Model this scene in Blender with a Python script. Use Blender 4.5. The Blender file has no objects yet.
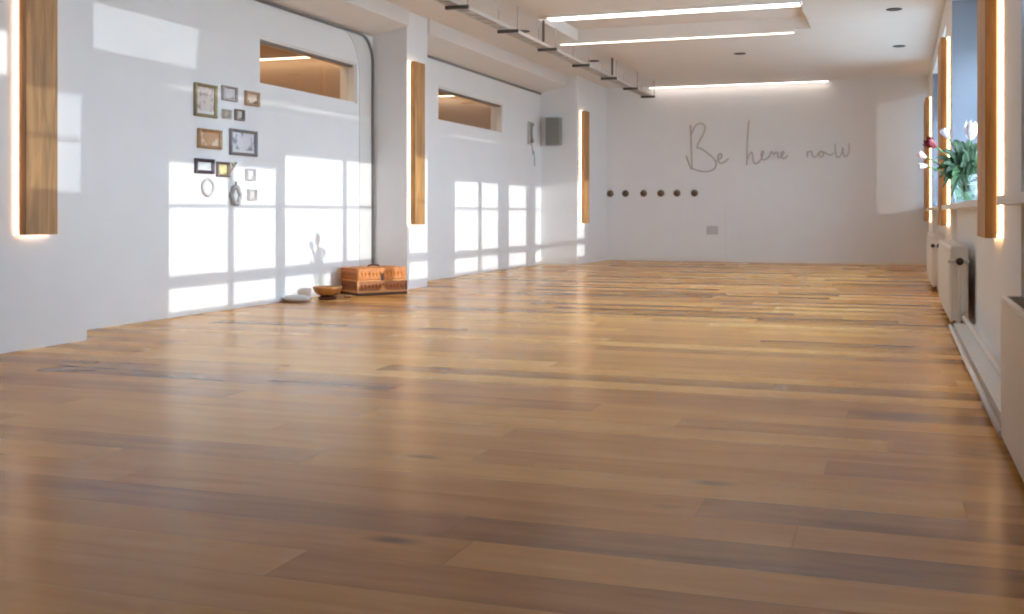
import bpy, bmesh, math, random
from mathutils import Vector, Matrix
random.seed(7)
PI = math.pi
COL = bpy.context.scene.collection

# ------------------------------------------------------------------ materials
def lin(c):
    return tuple(((v / 255) / 12.92 if v / 255 <= .04045 else ((v / 255 + .055) / 1.055) ** 2.4) for v in c)

def mat(name, rgb, rough=.6, metal=0, spec=.5, noise=0, nscale=8, **kw):
    m = bpy.data.materials.new(name); m.use_nodes = True
    nt = m.node_tree; b = nt.nodes['Principled BSDF']
    c = lin(rgb)
    b.inputs['Base Color'].default_value = (*c, 1)
    b.inputs['Roughness'].default_value = rough
    b.inputs['Metallic'].default_value = metal
    b.inputs['Specular IOR Level'].default_value = spec
    for k, v in kw.items():
        b.inputs[k].default_value = v
    if noise:
        tc = nt.nodes.new('ShaderNodeTexCoord'); n = nt.nodes.new('ShaderNodeTexNoise')
        n.inputs['Scale'].default_value = nscale; n.inputs['Detail'].default_value = 4
        r = nt.nodes.new('ShaderNodeValToRGB')
        r.color_ramp.elements[0].position = .3; r.color_ramp.elements[1].position = .7
        r.color_ramp.elements[0].color = (*[v * (1 - noise) for v in c], 1)
        r.color_ramp.elements[1].color = (*[min(1, v * (1 + noise)) for v in c], 1)
        nt.links.new(tc.outputs['Object'], n.inputs['Vector'])
        nt.links.new(n.outputs['Fac'], r.inputs['Fac'])
        nt.links.new(r.outputs['Color'], b.inputs['Base Color'])
    return m

def emit(name, rgb, strength):
    m = bpy.data.materials.new(name); m.use_nodes = True
    nt = m.node_tree; nt.nodes.clear()
    e = nt.nodes.new('ShaderNodeEmission'); o = nt.nodes.new('ShaderNodeOutputMaterial')
    e.inputs['Color'].default_value = (*lin(rgb), 1); e.inputs['Strength'].default_value = strength
    nt.links.new(e.outputs[0], o.inputs['Surface'])
    return m

def pane_glass(name, tint=(.96, .98, .98), gloss=.08, rough=.0):
    m = bpy.data.materials.new(name); m.use_nodes = True
    nt = m.node_tree; nt.nodes.clear()
    t = nt.nodes.new('ShaderNodeBsdfTransparent'); g = nt.nodes.new('ShaderNodeBsdfGlossy')
    mx = nt.nodes.new('ShaderNodeMixShader'); o = nt.nodes.new('ShaderNodeOutputMaterial')
    t.inputs['Color'].default_value = (*tint, 1); g.inputs['Roughness'].default_value = rough
    # Schlick reflectance, the same from both sides of the pane
    ge = nt.nodes.new('ShaderNodeNewGeometry'); dp = nt.nodes.new('ShaderNodeVectorMath'); dp.operation = 'DOT_PRODUCT'
    nt.links.new(ge.outputs['Normal'], dp.inputs[0]); nt.links.new(ge.outputs['Incoming'], dp.inputs[1])
    prev = dp.outputs['Value']
    for op, a, rv in (('ABSOLUTE', 0, 0), ('SUBTRACT', 1.0, 1), ('POWER', 5.0, 0), ('MULTIPLY', 1 - gloss / 2, 0), ('ADD', gloss / 2, 0)):
        q = nt.nodes.new('ShaderNodeMath'); q.operation = op; q.use_clamp = True
        if rv: q.inputs[0].default_value = a; nt.links.new(prev, q.inputs[1])
        else: nt.links.new(prev, q.inputs[0]); q.inputs[1].default_value = a
        prev = q.outputs[0]
    nt.links.new(prev, mx.inputs['Fac'])
    nt.links.new(t.outputs[0], mx.inputs[1]); nt.links.new(g.outputs[0], mx.inputs[2])
    nt.links.new(mx.outputs[0], o.inputs['Surface'])
    return m

def oak_floor():
    m = bpy.data.materials.new('oak_floorboards'); m.use_nodes = True
    nt = m.node_tree; N = nt.nodes; L = nt.links; b = N['Principled BSDF']
    tc = N.new('ShaderNodeTexCoord'); sp = N.new('ShaderNodeSeparateXYZ')
    L.new(tc.outputs['Object'], sp.inputs[0])
    def mth(op, a, bb=None, c=None):
        n = N.new('ShaderNodeMath'); n.operation = op
        for i, v in enumerate((a, bb, c)):
            if v is None: continue
            if isinstance(v, (int, float)): n.inputs[i].default_value = v
            else: L.new(v, n.inputs[i])
        return n.outputs[0]
    X, Y = sp.outputs[0], sp.outputs[1]
    yr = mth('DIVIDE', mth('ADD', Y, .07), .21); row = mth('FLOOR', yr); fy = mth('FRACT', yr)
    wn = N.new('ShaderNodeTexWhiteNoise'); wn.noise_dimensions = '1D'; L.new(row, wn.inputs['W'])
    xr = mth('DIVIDE', mth('ADD', X, mth('MULTIPLY', wn.outputs['Value'], 9.3)), 2.1)
    col = mth('FLOOR', xr); fx = mth('FRACT', xr)
    cv = N.new('ShaderNodeCombineXYZ'); L.new(row, cv.inputs[0]); L.new(col, cv.inputs[1])
    w2 = N.new('ShaderNodeTexWhiteNoise'); w2.noise_dimensions = '2D'; L.new(cv.outputs[0], w2.inputs['Vector'])
    rnd = w2.outputs['Value']
    ramp = N.new('ShaderNodeValToRGB'); el = ramp.color_ramp.elements
    cols = [(0, (126, 82, 32)), (.2, (172, 116, 52)), (.5, (212, 152, 78)), (.8, (232, 176, 98)), (1, (246, 202, 130))]
    el[0].position = 0; el[0].color = (*lin(cols[0][1]), 1); el[1].position = 1; el[1].color = (*lin(cols[-1][1]), 1)
    for p, c in cols[1:-1]:
        e = el.new(p); e.color = (*lin(c), 1)
    # streaky grain inside each board, shifted board by board
    sc = N.new('ShaderNodeVectorMath'); sc.operation = 'MULTIPLY'; sc.inputs[1].default_value = (1.0, 7, 1)
    L.new(tc.outputs['Object'], sc.inputs[0])
    ad = N.new('ShaderNodeVectorMath'); ad.operation = 'ADD'; L.new(sc.outputs[0], ad.inputs[0])
    off = N.new('ShaderNodeVectorMath'); off.operation = 'SCALE'; L.new(w2.outputs['Color'], off.inputs[0]); off.inputs['Scale'].default_value = 40
    L.new(off.outputs[0], ad.inputs[1])
    n1 = N.new('ShaderNodeTexNoise'); n1.inputs['Scale'].default_value = 1.3; n1.inputs['Detail'].default_value = 5; n1.inputs['Distortion'].default_value = .6
    L.new(ad.outputs[0], n1.inputs['Vector'])
    n2 = N.new('ShaderNodeTexNoise'); n2.inputs['Scale'].default_value = 6; n2.inputs['Detail'].default_value = 3
    L.new(ad.outputs[0], n2.inputs['Vector'])
    v = mth('ADD', mth('MULTIPLY', rnd, .72), mth('MULTIPLY', n1.outputs['Fac'], .66))
    v = mth('ADD', v, mth('MULTIPLY', n2.outputs['Fac'], .16))
    v = mth('SUBTRACT', v, .27)
    L.new(v, ramp.inputs['Fac'])
    # knots
    ks = N.new('ShaderNodeVectorMath'); ks.operation = 'MULTIPLY'; ks.inputs[1].default_value = (1.1, 3.1, 1)
    L.new(ad.inputs[0].links[0].from_node.inputs[0].links[0].from_socket, ks.inputs[0])
    kn = N.new('ShaderNodeTexVoronoi'); kn.inputs['Scale'].default_value = 1.15; kn.inputs['Randomness'].default_value = 1
    L.new(ks.outputs[0], kn.inputs['Vector'])
    knr = N.new('ShaderNodeMapRange'); knr.inputs['From Min'].default_value = .035; knr.inputs['From Max'].default_value = .12
    knr.inputs['To Min'].default_value = .42; knr.inputs['To Max'].default_value = 1
    nd = mth('ADD', kn.outputs['Distance'], mth('MULTIPLY', mth('SUBTRACT', n2.outputs['Fac'], .5), .12))
    sepc = N.new('ShaderNodeSeparateColor'); L.new(kn.outputs['Color'], sepc.inputs[0])
    keep = mth('GREATER_THAN', sepc.outputs[0], .55)
    nd2 = mth('ADD', nd, keep)
    L.new(nd2, knr.inputs['Value'])
    # seams
    ey = mth('MINIMUM', fy, mth('SUBTRACT', 1, fy)); ex = mth('MINIMUM', fx, mth('SUBTRACT', 1, fx))
    sy = N.new('ShaderNodeMapRange'); sy.inputs['From Max'].default_value = .022; sy.inputs['To Min'].default_value = .84; L.new(ey, sy.inputs['Value'])
    sx = N.new('ShaderNodeMapRange'); sx.inputs['From Max'].default_value = .002; sx.inputs['To Min'].default_value = .72; L.new(ex, sx.inputs['Value'])
    f = mth('MULTIPLY', mth('MULTIPLY', sy.outputs[0], sx.outputs[0]), knr.outputs[0])
    mul = N.new('ShaderNodeVectorMath'); mul.operation = 'SCALE'
    L.new(ramp.outputs['Color'], mul.inputs[0]); L.new(f, mul.inputs['Scale'])
    L.new(mul.outputs[0], b.inputs['Base Color'])
    ro = mth('ADD', .24, mth('MULTIPLY', rnd, .04)); L.new(ro, b.inputs['Roughness'])
    b.inputs['Specular IOR Level'].default_value = .2
    return m
    bp = N.new('ShaderNodeBump'); bp.inputs['Strength'].default_value = .012; bp.inputs['Distance'].default_value = .01
    L.new(mth('MULTIPLY', n1.outputs['Fac'], f), bp.inputs['Height']); L.new(bp.outputs[0], b.inputs['Normal'])
    return m

def oak_board(name, rgb):
    m = bpy.data.materials.new(name); m.use_nodes = True
    nt = m.node_tree; N = nt.nodes; L = nt.links; b = N['Principled BSDF']
    tc = N.new('ShaderNodeTexCoord'); mp = N.new('ShaderNodeMapping'); mp.inputs['Scale'].default_value = (9, 9, .9)
    L.new(tc.outputs['Object'], mp.inputs[0])
    n = N.new('ShaderNodeTexNoise'); n.inputs['Scale'].default_value = 1.6; n.inputs['Detail'].default_value = 6; n.inputs['Distortion'].default_value = 1.2
    L.new(mp.outputs[0], n.inputs['Vector'])
    r = N.new('ShaderNodeValToRGB'); c = lin(rgb)
    r.color_ramp.elements[0].position = .25; r.color_ramp.elements[0].color = (*[v * .5 for v in c], 1)
    r.color_ramp.elements[1].position = .6; r.color_ramp.elements[1].color = (*c, 1)
    e = r.color_ramp.elements.new(.8); e.color = (*[min(1, v * 1.3) for v in c], 1)
    L.new(n.outputs['Fac'], r.inputs['Fac']); L.new(r.outputs['Color'], b.inputs['Base Color'])
    b.inputs['Roughness'].default_value = .55
    return m

M = dict(
    wall=mat('white_wall_paint', (232, 233, 235), .55, spec=.3, noise=.012, nscale=3),
    ceil=mat('white_ceiling_paint', (226, 222, 219), .8, noise=.012, nscale=2),
    white=mat('white_lacquer', (232, 231, 229), .4),
    rad=mat('radiator_enamel', (226, 221, 214), .35),
    grille=mat('grey_grille', (120, 116, 112), .5),
    floor=oak_floor(),
    oak=oak_board('oak_lamp_board', (196, 146, 90)),
    oak2=oak_board('oak_sill_edge', (205, 165, 125)),
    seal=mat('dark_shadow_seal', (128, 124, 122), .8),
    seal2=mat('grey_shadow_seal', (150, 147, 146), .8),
    backwall=mat('grey_back_wall', (120, 112, 106), .8),
    reveal=mat('shaded_reveal_tone', (118, 121, 132), .7),  # shade put into the colour of the skylit window reveals
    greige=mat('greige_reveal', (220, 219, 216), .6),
    led=emit('led_diffuser_warm', (255, 240, 226), 5),
    ledwide=emit('led_diffuser_wide', (255, 246, 238), 9.0),
    ledboard=emit('led_board_warm', (255, 218, 188), 8.0),
    ledboardside=emit('led_board_amber', (255, 212, 160), 9),
    ledcove=emit('led_cove', (255, 242, 230), 12),
    ledfill=emit('fill_diffuser_cool', (226, 239, 255), 8),
    ledcorr=emit('led_corridor', (255, 232, 204), 5.0),
    black=mat('black_metal', (38, 36, 36), .5),
    dgrey=mat('dark_zinc', (84, 80, 78), .5, .2),
    zinc=mat('galvanised_zinc', (196, 190, 184), .5, .1),
    tan=mat('tan_corridor_paint', (212, 190, 164), .8),
    glass=pane_glass('clear_window_glass'),
    tinted=pane_glass('sun_dimming_glass', (.6, .64, .66), .06),
    tglass=pane_glass('transom_glass', (.93, .9, .87), .05),
    panel=mat('daylight_block_white', (222, 222, 222), .6),
    blind=mat('white_blind_fabric', (226, 226, 224), .9),
    script=mat('brushed_wire', (196, 190, 185), .6),
    hook=mat('dark_walnut_knob', (92, 72, 58), .5, noise=.2, nscale=40),
    hookp=mat('bronze_backplate', (128, 104, 86), .4, .4),
    speaker=mat('grey_speaker_case', (152, 154, 151), .6),
    speakerg=mat('grey_speaker_cloth', (136, 138, 134), .9, noise=.1, nscale=160),
    plastic=mat('pale_grey_plastic', (196, 196, 196), .4),
    chest=mat('orange_carved_wood', (206, 124, 44), .5, noise=.25, nscale=26),
    chestd=mat('red_brown_carved_wood', (136, 74, 42), .5, noise=.3, nscale=30),
    chestm=mat('brown_carved_wood', (170, 98, 46), .5, noise=.3, nscale=30),
    chestl=mat('pale_inlay', (214, 150, 80), .45, noise=.15, nscale=60),
    chestb=mat('dark_chest_base', (70, 34, 20), .6),
    brass=mat('brass_bowl', (176, 126, 78), .35, .6, noise=.15, nscale=20),
    brassd=mat('dark_bowl_cushion', (84, 40, 24), .9),
    felt=mat('grey_felt', (204, 202, 200), .95, noise=.1, nscale=40),
    stick=mat('beech_stick', (176, 128, 84), .5),
    water=mat('vase_water', (190, 206, 190), .05, **{'Transmission Weight': 1.0, 'IOR': 1.33}),
    vase=pane_glass('vase_glass', (.9, .95, .92), .12, .03),
    stem=mat('tulip_stem', (92, 132, 74), .5),
    leaf=mat('tulip_leaf', (34, 60, 28), .6, noise=.3, nscale=14),
    leaf2=mat('tulip_leaf_pale', (64, 96, 50), .6, noise=.25, nscale=14),
    red=mat('red_petal', (120, 8, 24), .45, noise=.25, nscale=30),
    whitep=mat('white_petal', (228, 220, 226), .5, noise=.06, nscale=30),
    pinkp=mat('pale_pink_petal', (228, 196, 196), .5, noise=.08, nscale=30),
    ground=mat('paving', (196, 196, 192), .9, noise=.15, nscale=1),
)

# ------------------------------------------------------------------ mesh helpers
class MB:
    def __init__(self): self.bm = bmesh.new()
    def box(self, x0, x1, y0, y1, z0, z1, bev=0):
        v = [self.bm.verts.new(p) for p in ((x0, y0, z0), (x1, y0, z0), (x1, y1, z0), (x0, y1, z0), (x0, y0, z1), (x1, y0, z1), (x1, y1, z1), (x0, y1, z1))]
        fs = [self.bm.faces.new([v[i] for i in q]) for q in ((3, 2, 1, 0), (4, 5, 6, 7), (0, 1, 5, 4), (1, 2, 6, 5), (2, 3, 7, 6), (3, 0, 4, 7))]
        if bev:
            es = {e for f in fs for e in f.edges}
            bmesh.ops.bevel(self.bm, geom=list(es), offset=bev, segments=2, affect='EDGES', profile=.5)
        return self
    def prism(self, pts, axis, a, b):
        # polygon pts extruded along axis from a to b
        def P(p, w):
            return (w, p[0], p[1]) if axis == 0 else (p[0], w, p[1]) if axis == 1 else (p[0], p[1], w)
        A = [self.bm.verts.new(P(p, a)) for p in pts]; B = [self.bm.verts.new(P(p, b)) for p in pts]
        n = len(pts); self.bm.faces.new(A); self.bm.faces.new(B[::-1])
        for i in range(n): self.bm.faces.new((A[i], B[i], B[(i + 1) % n], A[(i + 1) % n]))
        return self
    def tube(self, pts, r, n=8, r1=None, smooth=True):
        pts = [Vector(p) for p in pts]; rings = []; N = len(pts)
        up = None
        for i, p in enumerate(pts):
            t = (pts[min(i + 1, N - 1)] - pts[max(i - 1, 0)])
            t = t.normalized() if t.length > 1e-9 else Vector((0, 0, 1))
            if up is None:
                up = Vector((0, 0, 1)) if abs(t.z) < .9 else Vector((1, 0, 0))
            u = (up - t * up.dot(t))
            u = u.normalized() if u.length > 1e-6 else t.orthogonal().normalized()
            up = u; w = t.cross(u)
            rr = r if r1 is None else r + (r1 - r) * i / max(1, N - 1)
            rings.append([self.bm.verts.new(p + (u * math.cos(2 * PI * k / n) + w * math.sin(2 * PI * k / n)) * rr) for k in range(n)])
        for a, b in zip(rings, rings[1:]):
            for k in range(n):
                f = self.bm.faces.new((a[k], a[(k + 1) % n], b[(k + 1) % n], b[k])); f.smooth = smooth
        self.bm.faces.new(rings[0][::-1]); self.bm.faces.new(rings[-1])
        return self
    def lathe(self, prof, c=(0, 0, 0), axis='z', n=28, smooth=True):
        rings = []
        for r, h in prof:
            ring = []
            for k in range(n):
                a = 2 * PI * k / n; q = (r * math.cos(a), r * math.sin(a))
                p = (q[0], q[1], h) if axis == 'z' else (q[0], h, q[1]) if axis == 'y' else (h, q[0], q[1])
                ring.append(self.bm.verts.new((p[0] + c[0], p[1] + c[1], p[2] + c[2])))
            rings.append(ring)
        for a, b in zip(rings, rings[1:]):
            for k in range(n):
                f = self.bm.faces.new((a[k], a[(k + 1) % n], b[(k + 1) % n], b[k])); f.smooth = smooth
        if prof[0][0] > 1e-6: self.bm.faces.new(rings[0][::-1])
        if prof[-1][0] > 1e-6: self.bm.faces.new(rings[-1])
        return self
    def build(self, name, m, parent=None, loc=(0, 0, 0), rot=None):
        bmesh.ops.remove_doubles(self.bm, verts=self.bm.verts, dist=1e-6)
        bmesh.ops.recalc_face_normals(self.bm, faces=self.bm.faces)
        me = bpy.data.meshes.new(name); self.bm.to_mesh(me); self.bm.free()
        for k in (m if isinstance(m, (list, tuple)) else [m]): me.materials.append(k)
        o = bpy.data.objects.new(name, me); COL.objects.link(o)
        o.location = loc
        if rot: o.rotation_euler = rot
        if parent is not None: o.parent = parent
        return o

def tag(o, label=None, cat=None, group=None, kind=None):
    for k, v in (('label', label), ('category', cat), ('group', group), ('kind', kind)):
        if v: o[k] = v
    return o

def thing(name, label, cat, loc=(0, 0, 0), rz=0, group=None, kind=None):
    o = bpy.data.objects.new(name, None); COL.objects.link(o)
    o.empty_display_size = .1; o.location = loc; o.rotation_euler = (0, 0, rz)
    return tag(o, label, cat, group, kind)

def dup(root, loc, label=None, rz=None):
    r = root.copy(); COL.objects.link(r); r.location = loc
    if rz is not None: r.rotation_euler = (0, 0, rz)
    if label: r['label'] = label
    for ch in list(root.children):
        c = ch.copy(); COL.objects.link(c); c.parent = r
        for g in list(ch.children):
            d = g.copy(); COL.objects.link(d); d.parent = c
    return r

def struct(name, mb, m, label, cat):
    return tag(mb.build(name, m), label, cat, kind='structure')

# ------------------------------------------------------------------ dimensions (metres; camera above the origin)
XW = -5.55            # recessed left wall
XP1, XP2, XP3 = -5.10, -5.13, -4.93   # fronts of the three left pillars
XR = .50              # right wall piers
XN = .545              # niche below the windows
YF, YB = 19.3, -2.6   # far wall, wall behind
ZC = 3.10
SILL = .925

# ------------------------------------------------------------------ setting
struct('floor', MB().box(-5.75, .95, YB - .2, YF + .2, -.12, 0), M['floor'], 'glossy oak plank floor running across the whole studio', 'floor')
cx0, cx1, cy0, cy1 = -3.93, -.98, 12.15, 13.86
mb = MB()
mb.box(-5.75, .95, YB - .2, cy0, ZC, ZC + .3); mb.box(-5.75, .95, cy1, YF + .2, ZC, ZC + .3)
mb.box(-5.75, cx0, cy0, cy1, ZC, ZC + .3); mb.box(cx1, .95, cy0, cy1, ZC, ZC + .3)
mb.box(cx0, cx1, cy0, cy1, ZC + .15, ZC + .3)
struct('ceiling', mb, M['ceil'], 'white ceiling with one shallow lit recess', 'ceiling')

T1 = (8.83, 10.76, 2.04, 2.48); T2 = (13.03, 15.5, 2.04, 2.48)
mb = MB()
def holed(y0, y1, h):
    mb.box(XW - .2, XW, y0, h[0], 0, ZC); mb.box(XW - .2, XW, h[1], y1, 0, ZC)
    mb.box(XW - .2, XW, h[0], h[1], 0, h[2]); mb.box(XW - .2, XW, h[0], h[1], h[3], ZC)
mb.box(XW - .2, XW, YB - .2, 5.0, 0, ZC)
mb.box(XW - .2, XP1, 5.0, 6.0, 0, ZC)
holed(6.0, 11.15, T1)
mb.box(XW - .2, XP2, 11.15, 11.72, 0, ZC)
holed(11.72, 17.35, T2)
mb.box(XW - .2, XP3, 17.35, YF, 0, ZC)
struct('wall_left', mb, M['wall'], 'long white left wall with three shallow pillars', 'wall')
mb = MB()
mb.prism([(XW, 2.83), (-5.1, 2.93), (-5.1, ZC), (XW, ZC)], 1, 6.0, 11.15)
mb.prism([(XW, 2.83), (-5.1, 2.93), (-5.1, ZC), (XW, ZC)], 1, 11.72, 17.35)
struct('beam', mb, M['ceil'], 'white boxed beam over the recessed left wall', 'beam')
struct('wall_far', MB().box(-5.75, .95, YF, YF + .2, 0, ZC), M['wall'], 'white far end wall carrying the handwriting', 'wall')
struct('wall_back', MB().box(-5.75, .95, YB - .2, YB, 0, ZC), M['backwall'], 'grey wall behind the viewer', 'wall')
struct('baseboard_far', MB().box(XP3, .47, YF - .015, YF, 0, .07), M['white'], 'low white baseboard along the far wall', 'baseboard')

OPEN = [(.4, 5.1), (6.5, 11.2), (12.6, 17.0), (19.10, 19.27)]
ZT = 2.86
mb = MB()
prev = YB
for a, b in OPEN + [(YF, None)]:
    mb.box(XR, .95, prev, a, 0, ZC)
    if b is not None:
        mb.box(XN, .95, a, b, 0, .885)
        mb.box(XR, .95, a, b, ZT, ZC)
        prev = b
struct('wall_right', mb, M['wall'], 'white window wall with piers on the right', 'wall')
mb = MB()
for y0, y1 in ((YB, 5.3), (6.52, 11.55), (12.5, 17.5), (18.75, YF - .001)): mb.box(.42, .51, y0, y1, .885, SILL)
for y0, y1 in OPEN: mb.box(.505, .86, y0, y1, .885, SILL)
sl = struct('trim_1', mb, M['white'], 'long white window sill ledge along the right wall', 'sill')

# dark shadow seams above the recessed wall panels
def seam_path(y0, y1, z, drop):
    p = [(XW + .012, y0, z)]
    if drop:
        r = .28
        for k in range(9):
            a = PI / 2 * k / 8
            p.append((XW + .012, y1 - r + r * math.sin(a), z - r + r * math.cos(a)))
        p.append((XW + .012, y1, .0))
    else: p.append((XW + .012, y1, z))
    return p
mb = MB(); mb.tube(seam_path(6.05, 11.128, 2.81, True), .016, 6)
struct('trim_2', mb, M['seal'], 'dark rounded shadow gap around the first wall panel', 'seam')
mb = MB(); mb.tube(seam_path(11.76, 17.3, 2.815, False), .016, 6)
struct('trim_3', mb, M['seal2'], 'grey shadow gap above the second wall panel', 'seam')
# slightly greyer side strip, round inside corner
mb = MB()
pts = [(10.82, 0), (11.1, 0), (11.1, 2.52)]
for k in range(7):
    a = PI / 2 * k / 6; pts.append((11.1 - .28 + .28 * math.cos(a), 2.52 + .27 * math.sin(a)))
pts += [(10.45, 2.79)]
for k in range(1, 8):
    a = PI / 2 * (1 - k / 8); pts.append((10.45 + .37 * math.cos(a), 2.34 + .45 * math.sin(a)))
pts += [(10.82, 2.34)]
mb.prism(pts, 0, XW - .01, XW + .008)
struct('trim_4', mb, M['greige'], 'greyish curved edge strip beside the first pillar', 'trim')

# grey linings added on the far reveals; the darker tone mutes the skylight
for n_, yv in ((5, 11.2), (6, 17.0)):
    struct('trim_%d' % n_, MB().box(XR, .768, yv - .012, yv + .01, SILL, ZT), M['reveal'], 'blue grey lining added to mute the skylit window reveal beyond the %s' % ('tulips' if n_ == 5 else 'second oak light board'), 'trim')
# right windows
def window(n, y0, y1, bars, hbars, panes, label, infill=(), muntins=(1.85,)):
    w = tag(bpy.data.objects.new('window_%d' % n, None), label, 'window', kind='structure'); COL.objects.link(w)
    w.location = (.80, (y0 + y1) / 2, SILL); oy = (y0 + y1) / 2
    f = MB(); b = .028
    z1 = ZT - SILL
    f.box(-.025, .035, y0 - oy, y1 - oy, 0, b); f.box(-.025, .035, y0 - oy, y1 - oy, z1 - b, z1)
    f.box(-.025, .035, y0 - oy, y0 - oy + b, b, z1 - b); f.box(-.025, .035, y1 - oy - b, y1 - oy, b, z1 - b)
    for a, c in bars: f.box(-.02, .03, a - oy, c - oy, b, z1 - b)
    for a, c in hbars: f.box(-.018, .028, y0 - oy + b, y1 - oy - b, a - SILL, c - SILL)
    for z in muntins: f.box(-.01, .02, y0 - oy + b, y1 - oy - b, z - .014 - SILL, z + .014 - SILL)
    f.build('frame', M['white'], w)
    for q in infill:
        MB().box(-.012, .022, q[0] - oy, q[1] - oy, q[2] - SILL, q[3] - SILL).build('daylight_block_panel', M['panel'], w)
    for a, c, z0, z2, mm in panes:
        MB().box(.002, .008, a - oy, c - oy, z0 - SILL, z2 - SILL).build('pane', mm, w)
    return w
def fabric(name, rgb, amt):
    m = bpy.data.materials.new(name); m.use_nodes = True
    nt = m.node_tree; nt.nodes.clear()
    d_ = nt.nodes.new('ShaderNodeBsdfDiffuse'); t_ = nt.nodes.new('ShaderNodeBsdfTranslucent')
    mx = nt.nodes.new('ShaderNodeMixShader'); o = nt.nodes.new('ShaderNodeOutputMaterial')
    for k in (d_, t_): k.inputs['Color'].default_value = (*lin(rgb), 1)
    mx.inputs['Fac'].default_value = amt
    nt.links.new(d_.outputs[0], mx.inputs[1]); nt.links.new(t_.outputs[0], mx.inputs[2]); nt.links.new(mx.outputs[0], o.inputs['Surface'])
    return m
M['panel'] = fabric('daylight_block_fabric', (190, 192, 196), .06)
M['blind'] = fabric('blind_fabric', (236, 236, 234), .5)
G = M['glass']
window(1, .4, 5.1, [(3.3, 3.4), (4.42, 4.5)], [(2.5, 2.56), (1.80, 1.86)],
       [(4.5, 5.08, 1.86, 2.5, M['tinted']), (3.4, 4.42, 2.56, 2.83, G)], 'nearest right window, unseen, with white panels added to block daylight',
       infill=[(.42, 3.3, .95, 2.84), (3.4, 4.42, .95, 2.5), (4.5, 5.08, .95, 1.80), (4.5, 5.08, 2.56, 2.84)], muntins=(2.2,))  # unseen panels and tinted pane added to hold back and shape the daylight
window(2, 6.5, 11.2, [(7.36, 7.45), (8.15, 8.32), (9.49, 9.58), (10.18, 10.32)], [(1.175, 1.275)],
       [(6.52, 8.15, .95, 2.84, G), (8.32, 10.18, .95, 2.84, G), (10.32, 11.18, .95, 2.84, G)], 'right window between the first and second oak light boards')
window(3, 12.6, 17.0, [(13.5, 13.64), (14.32, 14.8), (15.62, 16.1)], [(1.175, 1.275)],
       [(12.62, 14.32, .95, 2.84, G), (14.8, 15.62, .95, 2.84, G), (16.1, 16.98, .95, 2.84, G)], 'right window between the second and third oak light boards')
window(4, 19.10, 19.27, [], [], [(19.125, 19.245, .95, 2.84, G)], 'narrow right window squeezed against the far wall', muntins=())
for y0, y1, zb, nm in ((6.485, 8.2, 2.22, 'white roller blind drawn lowest, on the sash beside the near oak light board'), (8.21, 11.21, 2.36, 'wide white roller blind above the tulips'),
                       (12.585, 17.01, 2.23, 'white roller blind in the window nearest the far wall')):
    t = thing('roller_blind', nm, 'blind', (.90, (y0 + y1) / 2, 2.80), group='roller blinds in the right windows')
    hl = (y1 - y0) / 2
    MB().tube([(0, -hl + .01, 0), (0, hl - .01, 0)], .03, 12).build('roller', M['white'], t)
    MB().box(-.002, .002, -hl + .02, hl - .02, zb + .02 - 2.8, -.02).build('fabric', M['blind'], t)
    MB().box(-.008, .008, -hl + .02, hl - .02, zb - 2.8, zb + .02 - 2.8).build('bottom_rail', M['white'], t)

# transom windows in the left wall and the corridor behind them
for n, T, nm in ((4, T1, 'left transom window nearest the framed pictures'), (5, T2, 'left transom window between the second and third pillar')):
    w = tag(bpy.data.objects.new('window_%d' % (n + 1), None), nm, 'window', kind='structure'); COL.objects.link(w)
    w.location = (XW - .1, T[0], T[2])
    L_, H = T[1] - T[0], T[3] - T[2]
    f = MB(); b = .018
    f.box(-.09, .085, 0, L_, 0, b); f.box(-.09, .085, 0, L_, H - b, H); f.box(-.09, .085, 0, b, b, H - b); f.box(-.09, .085, L_ - b, L_, b, H - b)
    f.build('frame', M['white'], w)
    MB().box(-.004, .004, b, L_ - b, b, H - b).build('pane', M['tglass'], w)
    MB().box(.035, .06, b, L_ - b, H - b - .022, H - b).build('seal', M['seal'], w)
mb = MB(); mb.box(-8.9, -8.7, 6, YF, 0, 3.0); mb.box(-8.7, XW - .2, 6, 6.2, 0, 3.0); mb.box(-8.7, XW - .2, 18.3, 18.4, 0, 2.98); mb.box(-8.7, XW - .2, 13.15, 13.25, 0, 2.98)
struct('wall_corridor', mb, M['tan'], 'tan wall of the next room seen through the transoms', 'wall')
struct('ceiling_corridor', MB().box(-8.9, XW - .2, 6, YF, 2.98, 3.1), M['tan'], 'tan ceiling of the next room', 'ceiling')
struct('floor_corridor', MB().box(-8.9, -5.75, 6, YF, -.12, 0), M['tan'], 'floor of the next room', 'floor')
for y_, lb in ((13.05, 'lit strip light seen through the transom above the pictures'), (18.2, 'lit strip light seen through the farther transom')):
    t = thing('linear_light', lb, 'light', (-7.2, y_, 2.978), group='strip lights in the next room')
    MB().box(-1.4, 1.4, -.05, .05, -.03, 0).build('housing', M['white'], t)
    MB().box(-1.38, 1.38, -.04, .04, -.042, -.03).build('diffuser', M['ledcorr'], t)
for y_, lb in ((9.2, 'flat fill panel added unseen in the next room above the pictures'), (10.4, 'flat fill panel added unseen in the next room behind the arched panel'), (14.4, 'flat fill panel added unseen in the next room behind the second panel')):
    t = thing('fill_panel', lb, 'light', (-7.2, y_, 2.978), group='fill panels added in the next room')  # unseen panels added to brighten the room behind the transoms
    MB().box(-1.3, 1.3, -.33, .33, -.03, 0).build('housing', M['white'], t)
    MB().box(-1.27, 1.27, -.30, .30, -.036, -.03).build('diffuser', M['ledcorr'], t)

struct('ground', MB().box(1.2, 60, -40, 60, -1.2, -1.0), M['ground'], 'pale paved ground outside the windows', 'ground')

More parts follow.
